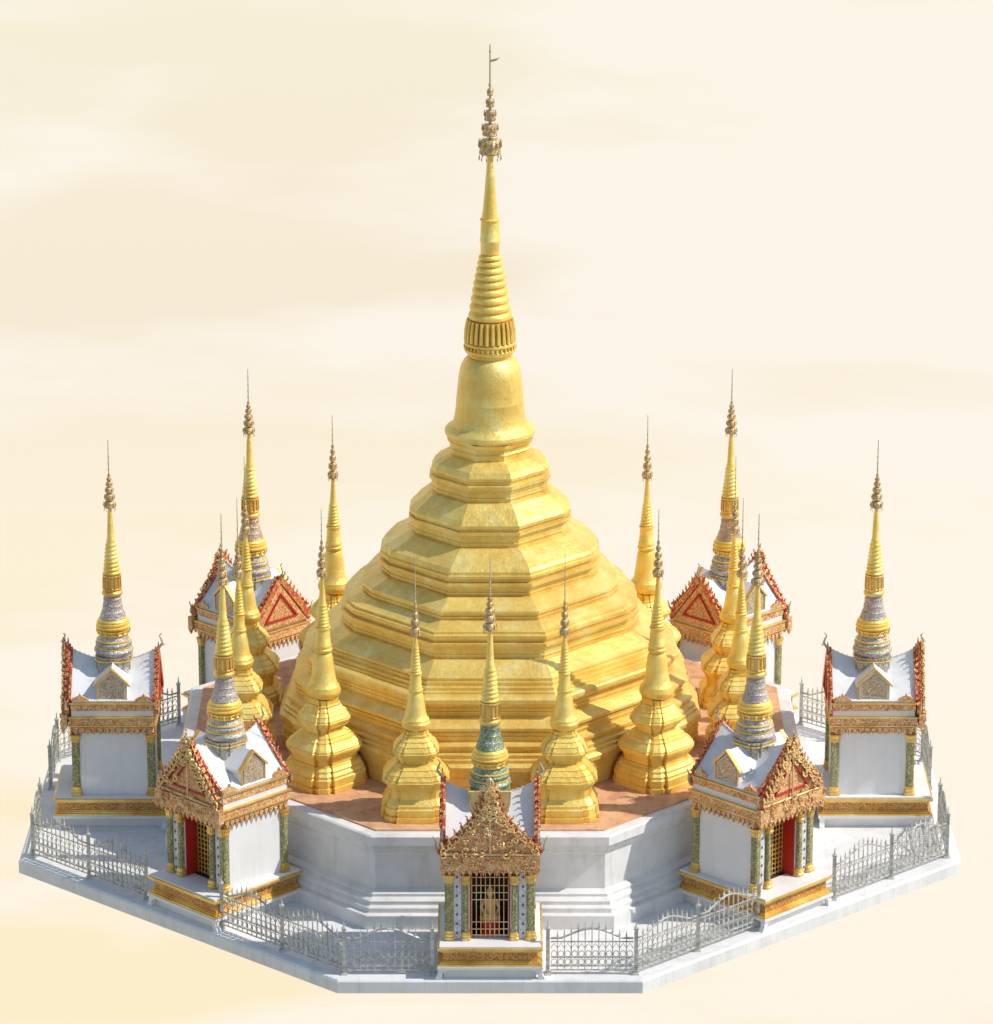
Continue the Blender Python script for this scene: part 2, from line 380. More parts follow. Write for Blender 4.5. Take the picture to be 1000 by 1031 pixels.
def make_stupa(name, label, big):
    t = thing(name, label, 'stupa', group='small golden stupas round the pagoda')
    if big:
        b = [(.36,0),(.36,.05),(.345,.055),(.35,.08),(.35,.13),(.335,.14),(.335,.165),(.315,.19),(.315,.21),(.288,.235),(.288,.245),(.272,.25),(.272,.305),(.29,.31),(.29,.325),(.305,.335),(.305,.35),(.32,.36),(.322,.385),(.312,.39),(.312,.405),(.295,.425),(.25,.465),(.25,.475),(.215,.495),(.215,.505),(.175,.53),(.165,.535),(.16,.56)]
        c = [(.16,.56),(.18,.57),(.18,.59),(.205,.60),(.205,.62),(.222,.635),(.225,.655),(.215,.66),(.215,.675),(.195,.705),(.195,.715),(.165,.74),(.165,.75),(.14,.78),(.14,.80),(.125,.805),(.125,.86)]
        bell = [(.125,.86),(.15,.875),(.165,.90),(.168,.935),(.155,.96),(.155,.975),(.14,.99),(.124,1.03),(.112,1.10),(.10,1.20),(.092,1.27),(.078,1.305),(.07,1.31)]
        sp = [(.078,1.31),(.09,1.325),(.09,1.345),(.08,1.355),(.084,1.37),(.084,1.39),(.076,1.40),(.067,1.54),(.076,1.55),(.076,1.565)]+ribs(1.57,1.80,.066,.042,7)+[(.034,1.82),(.022,1.98),(.016,2.07)]
        fi = (2.07, 2.44, 2.74, .048)
    else:
        b = [(0.333,0),(0.333,.05),(0.316,.055),(0.322,.08),(0.322,.125),(0.305,.135),(0.305,.16),(0.289,.18),(0.261,.215),(0.261,.31),(0.278,.32),(0.278,.335),(0.294,.345),(0.294,.36),(0.313,.37),(0.315,.39),(0.302,.395),(0.302,.41),(0.278,.44),(0.278,.45),(0.233,.485),(0.233,.495),(0.194,.525),(0.165,.535),(0.165,.56)]
        c = [(.165,.56),(.18,.57),(.18,.59),(.20,.60),(.20,.615),(.215,.625),(.218,.645),(.208,.65),(.208,.665),(.185,.70),(.185,.71),(.15,.74),(.15,.75),(.12,.775),(.12,.80),(.105,.805),(.105,.84)]
        bell = [(.105,.84),(.125,.86),(.135,.885),(.137,.91),(.125,.93),(.125,.945),(.112,.955),(.10,.99),(.088,1.06),(.078,1.13),(.070,1.18),(.058,1.205)]
        sp = [(.060,1.20),(.070,1.215),(.070,1.235),(.062,1.24),(.062,1.26),(.056,1.27),(.052,1.38),(.06,1.39),(.06,1.40)]+ribs(1.41,1.66,.052,.03,8)+[(.024,1.68),(.018,1.73),(.014,1.76)]
        fi = (1.77, 2.12, 2.57, .046)
    m = MB(); m.loft(b, REDENT); m.build('base', GOLD2, t)
    m = MB(); m.loft(c, REDENT); m.build('waist', GOLD2, t)
    m = MB(); m.lathe(bell, 36); m.build('bell', GOLD2, t, 35)
    m = MB(); m.lathe(sp, 28); m.build('ringed_spire', GOLD2, t, 40)
    finial(t, *fi)
    return t
P, Q, D_ = 2.45, .70, 1.60
spots = [('s', -Q, -P, 0, 'small golden stupa at the front edge, just left of the front shrine spire'),
         ('s', Q, -P, 0, 'small golden stupa at the front edge, just right of the front shrine spire'),
         ('s', -P, -Q, PI/2, 'golden stupa directly behind the spire of the front left shrine'),
         ('s', -P, Q, PI/2, 'shaded golden stupa at the left edge, farther back than its neighbour'),
         ('s', P, -Q, PI/2, 'golden stupa directly behind the spire of the front right shrine'),
         ('s', P, Q, PI/2, 'golden stupa at the right edge of the terrace, in front of the rear right shrine'),
         ('b', -D_, -D_, PI/4, 'broad golden stupa with notched base at the front left corner of the terrace'),
         ('b', D_, -D_, PI/4, 'broad golden stupa with notched base at the front right corner of the terrace'),
         ('b', -D_, D_, PI/4, 'broad golden stupa half hidden behind the left flank of the great pagoda'),
         ('b', D_, D_, PI/4, 'broad golden stupa half hidden behind the right flank of the great pagoda')]
protos = {}
for kind, x, y, a, lab in spots:
    if kind not in protos:
        o = protos[kind] = make_stupa('small_stupa', lab, kind == 'b')
    else: o = copy_tree(protos[kind])
    o['label'] = lab
    o.location = (x, y, ZF); o.rotation_euler = (0, 0, a)

# ------------------------------------------------------------------ shrines
def curl(m, cx, cy, r, a0, turns, f, th, sgn=1):
    pts = []
    n = 9
    for i in range(n+1):
        t = i/n; a = a0+sgn*turns*2*PI*t; rr = r*(1-.75*t)
        pts.append(f(cx+math.cos(a)*rr, cy+math.sin(a)*rr))
    m.tube(pts, th, 4, th*.6)
def flame(m, x, y, dx, dy, f, th, h):
    """hooked flame tip leaning along (dx, dy)"""
    pts = [f(x, y), f(x+dx*h*.5-dy*h*.12, y+dy*h*.5+dx*h*.12), f(x+dx*h*.8+dy*h*.05, y+dy*h*.8-dx*h*.05), f(x+dx*h*1.1-dy*h*.12, y+dy*h*1.1+dx*h*.12)]
    m.tube(pts, th, 4, th*.25)
def chofa(m, f, x, y, h):
    """hooked ridge horn: leans out of the gable, then curls back and up"""
    m.tube([f(x, y, 0), f(x, y+h*.22, .035), f(x, y+h*.45, .06), f(x, y+h*.7, .045), f(x, y+h*.88, .03), f(x, y+h*1.05, .055)], .017, 5, .004)
    m.tube([f(x, y+h*.34, .045), f(x, y+h*.30, .07), f(x, y+h*.40, .085)], .010, 4, .003)

def ring(m, h, z0, z1, out=0, y0=None, y1=None):
    y0 = -h if y0 is None else y0; y1 = h if y1 is None else y1
    m.box(-h-out, h+out, y0-out, y1+out, z0, z1)

def gable(parent, f, hw, zb, za, ornate, rnd, redtri=True, p=1.0):
    """f(u, z, t): u across, z up, t out of the face (metres outward)"""
    # tympanum
    K = 9
    X = lambda t, k=1.0: hw*k*(1-t)**p          # half width of the gable at height t
    Z = lambda t: zb+(za-zb)*t
    m = MB(); m.prism([(-X(i/K, .93), Z(i/K)-.04*i/K) for i in range(K+1)]+[(X(i/K, .93), Z(i/K)-.04*i/K) for i in range(K-1, -1, -1)], 0, .02, f)
    tym = m.build('tympanum', ORN, parent)
    if redtri:
        m = MB()
        w = hw*.56; b0 = zb+.075; a0 = zb+(za-zb)*.70; th = .022
        for (pp, q) in (((-w, b0), (w, b0)), ((w, b0), (0, a0)), ((0, a0), (-w, b0))):
            m.tube([f(pp[0], pp[1], .03), f(q[0], q[1], .03)], th*.55, 4)
        m.build('red_border', RED, tym)
    # barge boards with flames
    m = MB()
    sl = math.hypot(hw, za-zb); 
    for s in (-1, 1):
        for i in range(K):
            m.prism([(s*(X(i/K)+.0), Z(i/K)-.022), (s*(X(i/K)+.035), Z(i/K)+.035), (s*(X((i+1)/K)+(.035 if i < K-1 else .01)), Z((i+1)/K)+.035), (s*X((i+1)/K), Z((i+1)/K)-.022)], -.02, .03, f)
        k = 9 if not ornate else 10
        for i in range(k):
            t = (i+.4)/k
            x = s*(X(t)+.02); z = zb+.03+(za-zb)*t
            nx, nz = s*(za-zb)/sl, hw/sl
            g = lambda u, v: f(u, v, .012)
            flame(m, x, z, nx*.5+s*.0, nz*.5+.6, g, .017, .062+.02*(t))
    m.build('barge_board', REDG, parent)
    m = MB()
    g = lambda u, v: f(u, v, .01)
    chofa(m, f, 0, za+.02, .12 if ornate else .17)
    m.build('ridge_horn', ROD, parent)
    for s in (-1, 1):
        m = MB(); m.tube([g(s*hw*1.02, zb), g(s*(hw*1.10), zb+.05), g(s*(hw*1.10), zb+.11), g(s*(hw*1.16), zb+.17)], .018, 5, .004)
        m.build('eave_horn', ROD, parent)
    if ornate:
        m = MB()
        for i in range(70):
            t = rnd.random()**.8
            z = zb-.03+(za-zb+.05)*t; w = X(t)+.02
            x = rnd.uniform(-w, w)
            if redtri and abs(x) < hw*.50*(1-(z-zb-.07)/((za-zb)*.62)) and z > zb+.07: continue
            curl(m, x, z, rnd.uniform(.022, .045), rnd.uniform(0, 6.28), rnd.uniform(.7, 1.2), lambda u, v: f(u, v, .05+rnd.uniform(0, .02)), .011, rnd.choice((-1, 1)))
        for s in (-1, 1):
            for i in range(12):
                t = (i+.5)/12; x = s*X(t); z = zb+.02+(za-zb)*t
                curl(m, x, z, .042, rnd.uniform(0, 6), 1, lambda u, v: f(u, v, .055), .010, s)
                flame(m, x, z+.02, s*.35, .85, lambda u, v: f(u, v, .04), .014, rnd.uniform(.045, .075))
        m.tube([f(-X(i/K), Z(i/K), .045) for i in range(K+1)]+[f(X(i/K), Z(i/K), .045) for i in range(K-1, -1, -1)]+[f(-hw, zb+.01, .045)], .012, 5)
        m.tube([f(0, zb+.01, .045), f(0, za, .045)], .010, 5)
        # crown of leaves at the apex
        for i in range(9):
            a = PI/2+(i-4)*.36
            flame(m, math.cos(a)*.02, za+.0, math.cos(a), math.sin(a), lambda u, v: f(u, v, .04), .016, .07 if i != 4 else .13)
        m.build('filigree', FIL, tym)

def make_shrine(label, x, y, a, front=False, bell=LAV, bulb=BULB, rnd=None, openside=0):
    rnd = rnd or random.Random(int(a*100)+5)
    t = thing('shrine', label, 'shrine', (x, y, 0), a, 'white and gold shrines round the platform')
    HW = .475; YF = -.585 if front else -.60; YB = .52
    # plinth ---------------------------------------------------------
    m = MB()
    m.box(-HW+.05, HW-.05, YF+.06, YB-.04, ZP+.001, .02)
    m.box(-HW-.01, HW+.01, YF-.01, YB+.01, .02, .048)
    for sx in (-1, 1):
        for yy in (YF+.005, YB-.005):
            s2 = 1 if yy < 0 else -1
            m.prism([(HW-.11, .0195), (HW, .0195), (HW+.004, -.03), (HW+.03, ZP+.001), (HW-.035, ZP+.001), (HW-.04, -.02)], 0, s2*.05, lambda u, v, q, yy=yy, sx=sx: (sx*u, yy+q, v))
    m.box(-HW+.012, HW-.012, YF+.012, YB-.012, .224, .240)
    pl = m.build('plinth', WHITE, t)
    m = MB()
    m.box(-HW-.004, HW+.004, YF-.004, YB+.004, .0485, .066); m.box(-HW+.016, HW-.016, YF+.016, YB-.016, .066, .082); m.box(-HW+.032, HW-.032, YF+.032, YB-.032, .082, .094)
    m.box(-HW+.026, HW-.026, YF+.026, YB-.026, .178, .192); m.box(-HW+.008, HW-.008, YF+.008, YB-.008, .192, .206); m.box(-HW-.008, HW+.008, YF-.008, YB+.008, .206, .2235)
    m.build('gold_moulding', GOLDP, pl)
    m = MB(); m.box(-HW+.04, HW-.04, YF+.04, YB-.04, .0945, .1775); m.build('carved_band', BAND, pl)
    # cell ------------------------------------------------------------
    W = .40; zb, zt = .241, .96
    m = MB()
    m.box(-W+.02, -W+.07, -W+.12, W-.02, zb, zt); m.box(W-.07, W-.02, -W+.12, W-.02, zb, zt)
    m.box(-W+.0705, W-.0705, W-.07, W-.02, zb, zt)
    for s in (-1, 1):
        xa, xb = sorted((s*.185, s*(W-.02))); m.box(xa, xb, -W+.03, -W+.119, zb, zt)
    m.box(-W+.071, W-.071, -W+.12, W-.071, zt-.03, zt-.001)
    m.build('wall', WHITE, t)
    # corner columns
    for sx in (-1, 1):
        for sy in (-1, 1):
            cx, cy = sx*(W-.026), sy*(W-.026)
            m = MB()
            pl4 = REDENT
            m.loft([(.040, zb+.09), (.040, .80)], pl4, c=(cx, cy)); cobj = m.build('corner_column', GREEN, t)
            m = MB()
            m.loft([(.056, zb+.0005), (.056, zb+.025), (.046, zb+.03), (.050, zb+.055), (.043, zb+.06), (.043, zb+.089)], pl4, c=(cx, cy)); m.build('column_base', GOLDP, cobj); m = MB()
            m.loft([(.043, .801), (.043, .82), (.050, .825), (.046, .84), (.056, .865), (.054, .88)], pl4, c=(cx, cy))
            m.build('capital', GOLDP, cobj)
    # door surround -----------------------------------------------------
    yf = -W+.03
    for s in (-1, 1):
        xa, xb = sorted((s*.265, s*.34)); m = MB(); m.box(xa, xb, yf-.018, yf-.001, zb+.002, .90)
        st = m.build('white_strip', STRIP, t)
        m = MB()
        for k in range(7):
            zc = zb+.06+k*.092; xc = s*.3025
            m.prism([(xc-.011, zc), (xc, zc-.016), (xc+.011, zc), (xc, zc+.016)], yf-.024, yf-.0185, lambda u, v, q: (u, q, v))
        m.build('violet_diamond', DOT, st)
        m = MB(); m.loft([(.027, zb+.08), (.026, .79)], REDENT, c=(s*.222, yf-.022)); jc = m.build('door_column', GREEN, t)
        m = MB(); m.loft([(.046, zb+.0005), (.046, zb+.02), (.038, zb+.03), (.042, zb+.05), (.034, zb+.079)], REDENT, c=(s*.222, yf-.022)); m.build('column_base', GOLDP, jc); m = MB()
        m.loft([(.038, .791), (.044, .82), (.038, .83), (.048, .88)], REDENT, c=(s*.222, yf-.022)); m.build('capital', GOLDP, jc)
        m = MB(); xa, xb = sorted((s*.1845, s*.172)); m.box(xa, xb, yf+.002, yf+.20, zb+.001, .93); m.build('door_jamb', RED, t)
    # dark room behind and grille
    m = MB(); m.box(-W+.0715, W-.0715, -W+.1205+.24, -W+.26+.12, zb+.001, .92); m.box(-W+.072, W-.072, -W+.122, W-.2, zb+.001, zb+.006)
    m.build('inner_wall', DARK, t)
    if front:
        m = MB()
        for i in range(9):
            xx = -.168+i*.042; m.tube([(xx, yf+.015, zb+.004), (xx, yf+.015, .93)], .0045, 4)
        for zz in (.27, .33, .40, .62, .69, .76, .84, .91): m.tube([(-.171, yf+.01, zz), (.171, yf+.01, zz)], .0045, 4)
        m.build('door_grille', FIL, t)
    else:
        m = MB(); yy = yf+.14
        for i in range(8):
            xx = -.16+i*.0457; m.tube([(xx, yy, zb+.004), (xx, yy, .93)], .009, 4)
        for k in range(14): m.tube([(-.168, yy-.004, .27+k*.048), (.168, yy-.004, .27+k*.048)], .007, 4)
        m.build('door_grille', GOLDP, t)
    # lintel and cornices -------------------------------------------------
    m = MB(); ring(m, .415, .962, .972); ring(m, .435, .9725, .985); ring(m, .440, 1.060, 1.074); ring(m, .425, 1.204, 1.214)
    m.build('gold_moulding', GOLDP, t)
    m = MB(); ring(m, .428, .9855, 1.0595); ring(m, .412, 1.134, 1.2035); ring(m, .392, .895, .9615)
    for s in (-1, 1):
        for i in range(13):                  # hanging leaf teeth
            u = -.40+.8*(i+.5)/13
            for (fx) in (lambda u, v, q: (u, s*(.405+q), v), lambda u, v, q: (s*(.405+q), u, v)):
                m.prism([(u-.029, .962), (u+.029, .962), (u+.018, .925), (u, .882), (u-.018, .925)], 0, .018, fx)
    m.build('carved_cornice', ORN, t)
    m = MB(); ring(m, .405, 1.0745, 1.1335); ring(m, .395, 1.2145, 1.235)
    m.build('frieze', WHITE, t)
    # front lintel carving
    if True:
        m = MB()
        m.box(-.455, .455, -.505, -.445, .965, 1.10)
        for i in range(46 if front else 30):
            curl(m, rnd.uniform(-.44, .44), rnd.uniform(.955, 1.12), rnd.uniform(.02, .035), rnd.uniform(0, 6), 1, lambda u, v: (u, -.512, v), .008, rnd.choice((-1, 1)))
        for i in range(15):
            u = -.43+.86*i/14; m.prism([(u-.03, .966), (u+.03, .966), (u, .905)], -.50, -.475, lambda u, v, q: (u, q, v))
        m.build('lintel', ORN, t)
    # roof -------------------------------------------------------------------
    RT = Matrix.Rotation(PI/2 if front else 0, 4, 'Z')
    def rp(x, y, z): return RT @ Vector((x, y, z))
    EH = .405; LN = .405; NY = 10; NX = 6
    m = MB(); top = []
    for j in range(NY+1):
        v = -1+2*j/NY
        zr = 1.52+.115*v*v
        row = []
        for i in range(-NX, NX+1):
            u = i/NX; ta = 1-abs(u)
            z = 1.236+(zr-1.236)*(ta**1.18)
            row.append(rp(u*EH, v*LN, z))
        top.append(row)
    n = 2*NX+1
    vs = [p for r_ in top for p in r_]; fs = [(j*n+i, j*n+i+1, (j+1)*n+i+1, (j+1)*n+i) for j in range(NY) for i in range(n-1)]
    lo = len(vs); vs += [rp(u*EH, v*LN, 1.2355) for v in (-1, 1) for u in (-1, 1)]
    fs += [tuple([lo+1, lo]+list(range(0, n))), tuple([lo+2, lo+3]+list(reversed(range(NY*n, NY*n+n))))]
    fs += [tuple([lo, lo+2]+[j*n for j in range(NY, -1, -1)]), tuple([lo+3, lo+1]+[j*n+n-1 for j in range(NY+1)]), (lo, lo+1, lo+3, lo+2)]
    m.add(vs, fs); roof = m.build('roof', ROOFW, t, 30)
    m = MB()                                   # ridge cresting beads
    for j in range(18):
        v = -1+2*(j+.5)/18
        p = rp(0, v*LN, 1.52+.115*v*v); m.tube([p, p+Vector((0, 0, .022))], .008, 4, .003)
    m.tube([rp(0, v*LN/8, 1.523+.115*(v/8)**2) for v in range(-8, 9)], .007, 4)
    m.build('ridge_crest', ROOFW, roof)
    # end gables: front (big, ornate) and rear; the front shrine's roof runs across so its gables are at the sides
    if not front:
        gable(t, lambda u, v, q: (u, -.445-q, v), .41, 1.115, 1.66, True, rnd, p=1.22)
        gable(t, lambda u, v, q: (-u, .425+q, v), .395, 1.115, 1.61, False, rnd)
    else:
        gable(t, lambda u, v, q: (u, -.46-q, v), .45, 1.115, 1.74, True, rnd, redtri=False, p=1.7)
        for s in (-1, 1): gable(t, lambda u, v, q, s=s: (s*(.425+q), s*u, v), .42, 1.215, 1.66, False, rnd)
    # red edge of the barge boards, seen from the side
    for v in (-1, 1):
        m = MB()
        for s in (-1, 1):
            pts = []
            for i in range(8):
                ta = i/7; pts.append(rp(s*(EH+.012)*(1-ta), v*(LN+.012), 1.236+(1.635-1.236)*ta**1.18+.018))
            m.tube(pts, .016, 4)
            for i in range(7):
                q = pts[i].lerp(pts[i+1], .5); m.tube([q, q+rp(0, 0, .036)+rp(s*.010, v*.0, 0)], .010, 4, .003)
        m.build('red_edge', REDG, roof)
    if front:                                  # pale gilt crown rising behind the pediment
        m = MB(); m.tube([(x_, -.47, z_) for x_, z_ in ((-.14,1.50),(-.18,1.60),(-.19,1.72),(-.08,1.72),(0,1.85),(.08,1.72),(.19,1.72),(.18,1.60),(.14,1.50))], .012, 5)
        m.prism([(-.14,1.50),(-.18,1.60),(-.185,1.715),(-.08,1.715),(0,1.84),(.08,1.715),(.185,1.715),(.18,1.60),(.14,1.50)], -.465, -.445, lambda u, v, q: (u, q, v))
        m.build('gable_crown', FIL, t)
    # side dormers
    sides = (1, -1)
    for s in sides:
        g = (lambda u, v, q, s=s: (s*(.30+q), s*u, v)) if not front else (lambda u, v, q, s=s: (-s*u, s*(.30+q), v))
        if front and s < 0: continue
        m = MB(); m.prism([(-.145, 1.236), (.145, 1.236), (.145, 1.40), (0, 1.53), (-.145, 1.40)], -.25, .075, g)
        for q in (-1, 1): m.prism([(q*.185, 1.375), (q*.175, 1.395), (0, 1.56), (0, 1.531), (q*.15, 1.40)], -.25, .0595, g)
        dm = m.build('dormer', WHITE, t)
        m = MB(); m.prism([(-.12, 1.25), (.12, 1.25), (.12, 1.40), (0, 1.505), (-.12, 1.40)], .0755, .085, g); m.build('dormer_panel', PALE, dm)
        m = MB()
        for q in (-1, 1):
            m.prism([(q*.182, 1.378), (q*.172, 1.402), (0, 1.572), (0, 1.548), (q*.163, 1.385)], .06, .10, g)
            m.tube([g(q*.145, 1.237, .085), g(q*.145, 1.40, .085)], .008, 4)
        m.build('dormer_frame', GOLDP, dm)
        for q in (-1, 1):
            m = MB()
            m.prism([(q*.40, 1.236), (q*.22, 1.236), (q*.25, 1.265), (q*.30, 1.285), (q*.315, 1.315), (q*.33, 1.285), (q*.39, 1.265)], .085, .11, g)
            m.build('eave_ornament', ORN, dm)
    # spire ----------------------------------------------------------------
    m = MB()
    m.loft([(.168,1.40),(.168,1.575),(.18,1.58),(.18,1.60)], REDENT); m.lathe([(.17,1.6005),(.185,1.62),(.196,1.645),(.188,1.668),(.168,1.68),(.168,1.69),(.180,1.705),(.180,1.725),(.160,1.745),(.160,1.755),(.145,1.78),(.135,1.80)], 36)
    sb = m.build('spire_base', bulb, t, 40)
    m = MB(); m.lathe([(.165,1.677),(.178,1.680),(.178,1.690),(.165,1.693)], 36, cap0=False, cap1=False); m.build('gold_band', GOLD2, sb, 40)
    m = MB(); m.lathe([(.15,1.743),(.170,1.747),(.170,1.757),(.15,1.761)], 36, cap0=False, cap1=False); m.build('gold_band', GOLD2, sb, 40)
    m = MB(); m.loft([(.172,1.553),(.184,1.556),(.184,1.568),(.172,1.571)], REDENT, cap0=False, cap1=False); m.build('gold_band', GOLD2, sb)
    m = MB(); m.lathe([(.13,1.80),(.148,1.808),(.155,1.822),(.145,1.834),(.15,1.842),(.160,1.85),(.160,1.860),(.148,1.866),(.152,1.874),(.170,1.884),(.171,1.898),(.156,1.906),(.156,1.914),(.163,1.922),(.162,1.934),(.146,1.94),(.146,1.948),(.15,1.954),(.146,1.964),(.132,1.972),(.13,1.975)], 36)
    for k in range(16):
        a_ = 2*PI*k/16; c, s_ = math.cos(a_), math.sin(a_); m.tube([(c*.16, s_*.16, 1.862), (c*.165, s_*.165, 1.845), (c*.158, s_*.158, 1.815)], .013, 4, .005)
    m.build('gold_ring', GOLD2, t, 40)
    m = MB(); m.lathe([(.13,1.975),(.133,1.985),(.125,1.995),(.124,2.01),(.112,2.035),(.113,2.045),(.104,2.055),(.097,2.10),(.099,2.11),(.092,2.12),(.089,2.165),(.092,2.175),(.086,2.19),(.08,2.205)], 32); m.build('spire_bell', bell, t, 35)
    m = MB(); m.lathe([(.08,2.205),(.098,2.215),(.104,2.235),(.098,2.25),(.088,2.26),(.094,2.27),(.094,2.285),(.088,2.29),(.084,2.40),(.093,2.41),(.09,2.425)], 28)
    for k in range(14):
        a_ = 2*PI*k/14; c, s_ = math.cos(a_), math.sin(a_); m.tube([(c*.090, s_*.090, 2.29), (c*.086, s_*.086, 2.40)], .008, 4)
    m.build('lotus_band', GOLDP, t, 40)
    m = MB(); m.lathe(ribs(2.425, 2.75, .086, .050, 8)+[(.042,2.76),(.044,2.775),(.036,2.79),(.026,3.02),(.018,3.10)], 26); m.build('ringed_spire', GOLD2, t, 40)
    finial(t, 3.11, 3.46, 3.80, .058, 6)
    return t

RC, RD = 3.735, 3.53; k = .70711
make_shrine('front shrine with closed door grille and green mosaic spire', 0, -3.80, 0, front=True, bell=GBELL, bulb=GBELL)
make_shrine('shrine at the front left with red doorway facing lower left', -RD*k, -RD*k, -PI/4)
make_shrine('shrine at the front right with red doorway facing lower right', RD*k, -RD*k, PI/4)
make_shrine('leftmost shrine, bluish side wall and a gabled dormer on the roof', -RC, -.08, -PI/2)
make_shrine('rightmost shrine, pale side wall and a gabled dormer on the roof', RC+.06, -.08, PI/2)
make_shrine('rear left shrine showing its red and gold gable behind the stupas', -RD*k, RD*k, -3*PI/4, bell=WARM)
make_shrine('rear right shrine showing its red and gold gable behind the stupas', RD*k, RD*k, 3*PI/4, bell=WARM)

# small seated figure behind the grille of the front shrine
fg = thing('statue', 'small seated gilded figure behind the door grille of the front shrine', 'statue', (0, -4.02, .249))
m = MB(); m.lathe([(.10,0),(.10,.02),(.085,.04),(.095,.10),(.10,.12)], 20); m.build('pedestal', RED, fg, 35)
m = MB(); m.loft([(.095,.121),(.10,.145),(.08,.17),(.055,.20),(.052,.25),(.066,.30),(.06,.325),(.025,.335),(.022,.35),(.034,.365),(.038,.395),(.03,.42),(.016,.435),(.012,.455),(.003,.475)], [(math.cos(2*PI*i/20), .7*math.sin(2*PI*i/20)) for i in range(20)])
m.tube([(-.06,0,.31),(-.078,-.02,.25),(-.05,-.06,.19),(0,-.065,.18)], .018, 6, .013); m.tube([(.06,0,.31),(.078,-.02,.25),(.06,-.055,.18)], .018, 6, .013)
m.build('body', FIL, fg, 50)

# ------------------------------------------------------------------ iron fences
def panel(L):
    m = MB(); r = .0075
    h0, h1 = .36, .455
    arch = lambda x: h0+(h1-h0)*math.sin(PI*min(max((x/L-.12)/.76, 0), 1))**1.2
    for z in (.045, .085, .325): m.tube([(0, 0, z), (L, 0, z)], r, 4)
    m.tube([(L*i/16, 0, arch(L*i/16)) for i in range(17)], r*1.35, 5)
    n = max(8, round(L/.062))
    for i in range(1, n):
        x = L*i/n; zt = arch(x)
        m.tube([(x, 0, .045), (x, 0, zt+.03)], r*.8, 4)
        m.tube([(x, 0, zt+.02), (x, 0, zt+.035), (x, 0, zt+.075)], .013, 4, .002)
    for i in range(n):
        x0, x1 = L*i/n, L*(i+1)/n; xm = (x0+x1)/2
        for zc in (.125, .205): 
            rr = min(.026, (x1-x0)*.42)
            m.tube([(xm+rr*math.cos(q*PI/4), 0, zc+rr*1.2*math.sin(q*PI/4)) for q in range(9)], r*.6, 4)
        m.tube([(x0, 0, .26), (xm, 0, .31), (x1, 0, .26)], r*.6, 4)
    m.tube([(0, 0, .17), (L, 0, .17)], r*.8, 4)
    return m
def post():
    m = MB(); m.box(-.017, .017, -.017, .017, .001, .45); m.box(-.023, .023, -.023, .023, .45, .463)
    m.box(-.03, .03, -.03, .03, .001, .02)
    m.tube([(0, 0, .463), (0, 0, .485), (0, 0, .535)], .013, 6, .003)
    return m
pcache = {}
def place(kind, key, build, loc, rz, parent):
    if key not in pcache:
        o = build().build(kind, IRON, parent); pcache[key] = o
    else:
        o = pcache[key].copy(); COL.objects.link(o); o.parent = parent
    o.location = loc; o.rotation_euler = (0, 0, rz)
def fence(label, pts):
    t = thing('iron_fence', label, 'fence', (pts[0][0], pts[0][1], ZP), 0, 'iron fences between the shrines')
    o = Vector(pts[0])
    for i, p in enumerate(pts):
        q = Vector(p)-o; place('post', 'post', post, (q.x, q.y, 0), 0, t)
        if i < len(pts)-1:
            d = Vector(pts[i+1])-Vector(p); L = round(d.length-.05, 3); u = d.normalized()
            q2 = q+u*.025; place('panel', L, lambda: panel(L), (q2.x, q2.y, 0), math.atan2(d.y, d.x), t)
C1 = Vector((1.34, -4.26)); C2 = Vector((4.47, -1.35)); mid = (C1+C2)/2; u = (C2-C1).normalized(); g1 = mid-u*.52; g2 = mid+u*.52
runA = [(.53, -4.26), tuple(C1), tuple((C1+g1)/2), tuple(g1)]
runB = [tuple(g2), tuple((C2+g2)/2), tuple(C2), (4.47, -.54)]
mir = lambda r, sx, sy: [(x*sx, y*sy) for x, y in r]
fence('grey iron fence from the front shrine round to the front left shrine', mir(runA, -1, 1))
fence('grey iron fence from the front shrine round to the front right shrine', runA)
fence('iron fence from the front left shrine round to the leftmost shrine', mir(runB, -1, 1))
fence('iron fence from the front right shrine round to the rightmost shrine', runB)
fence('iron fence between the leftmost shrine and the rear left shrine', mir(runB, -1, -1))
fence('iron fence between the rightmost shrine and the rear right shrine', mir(runB, 1, -1))

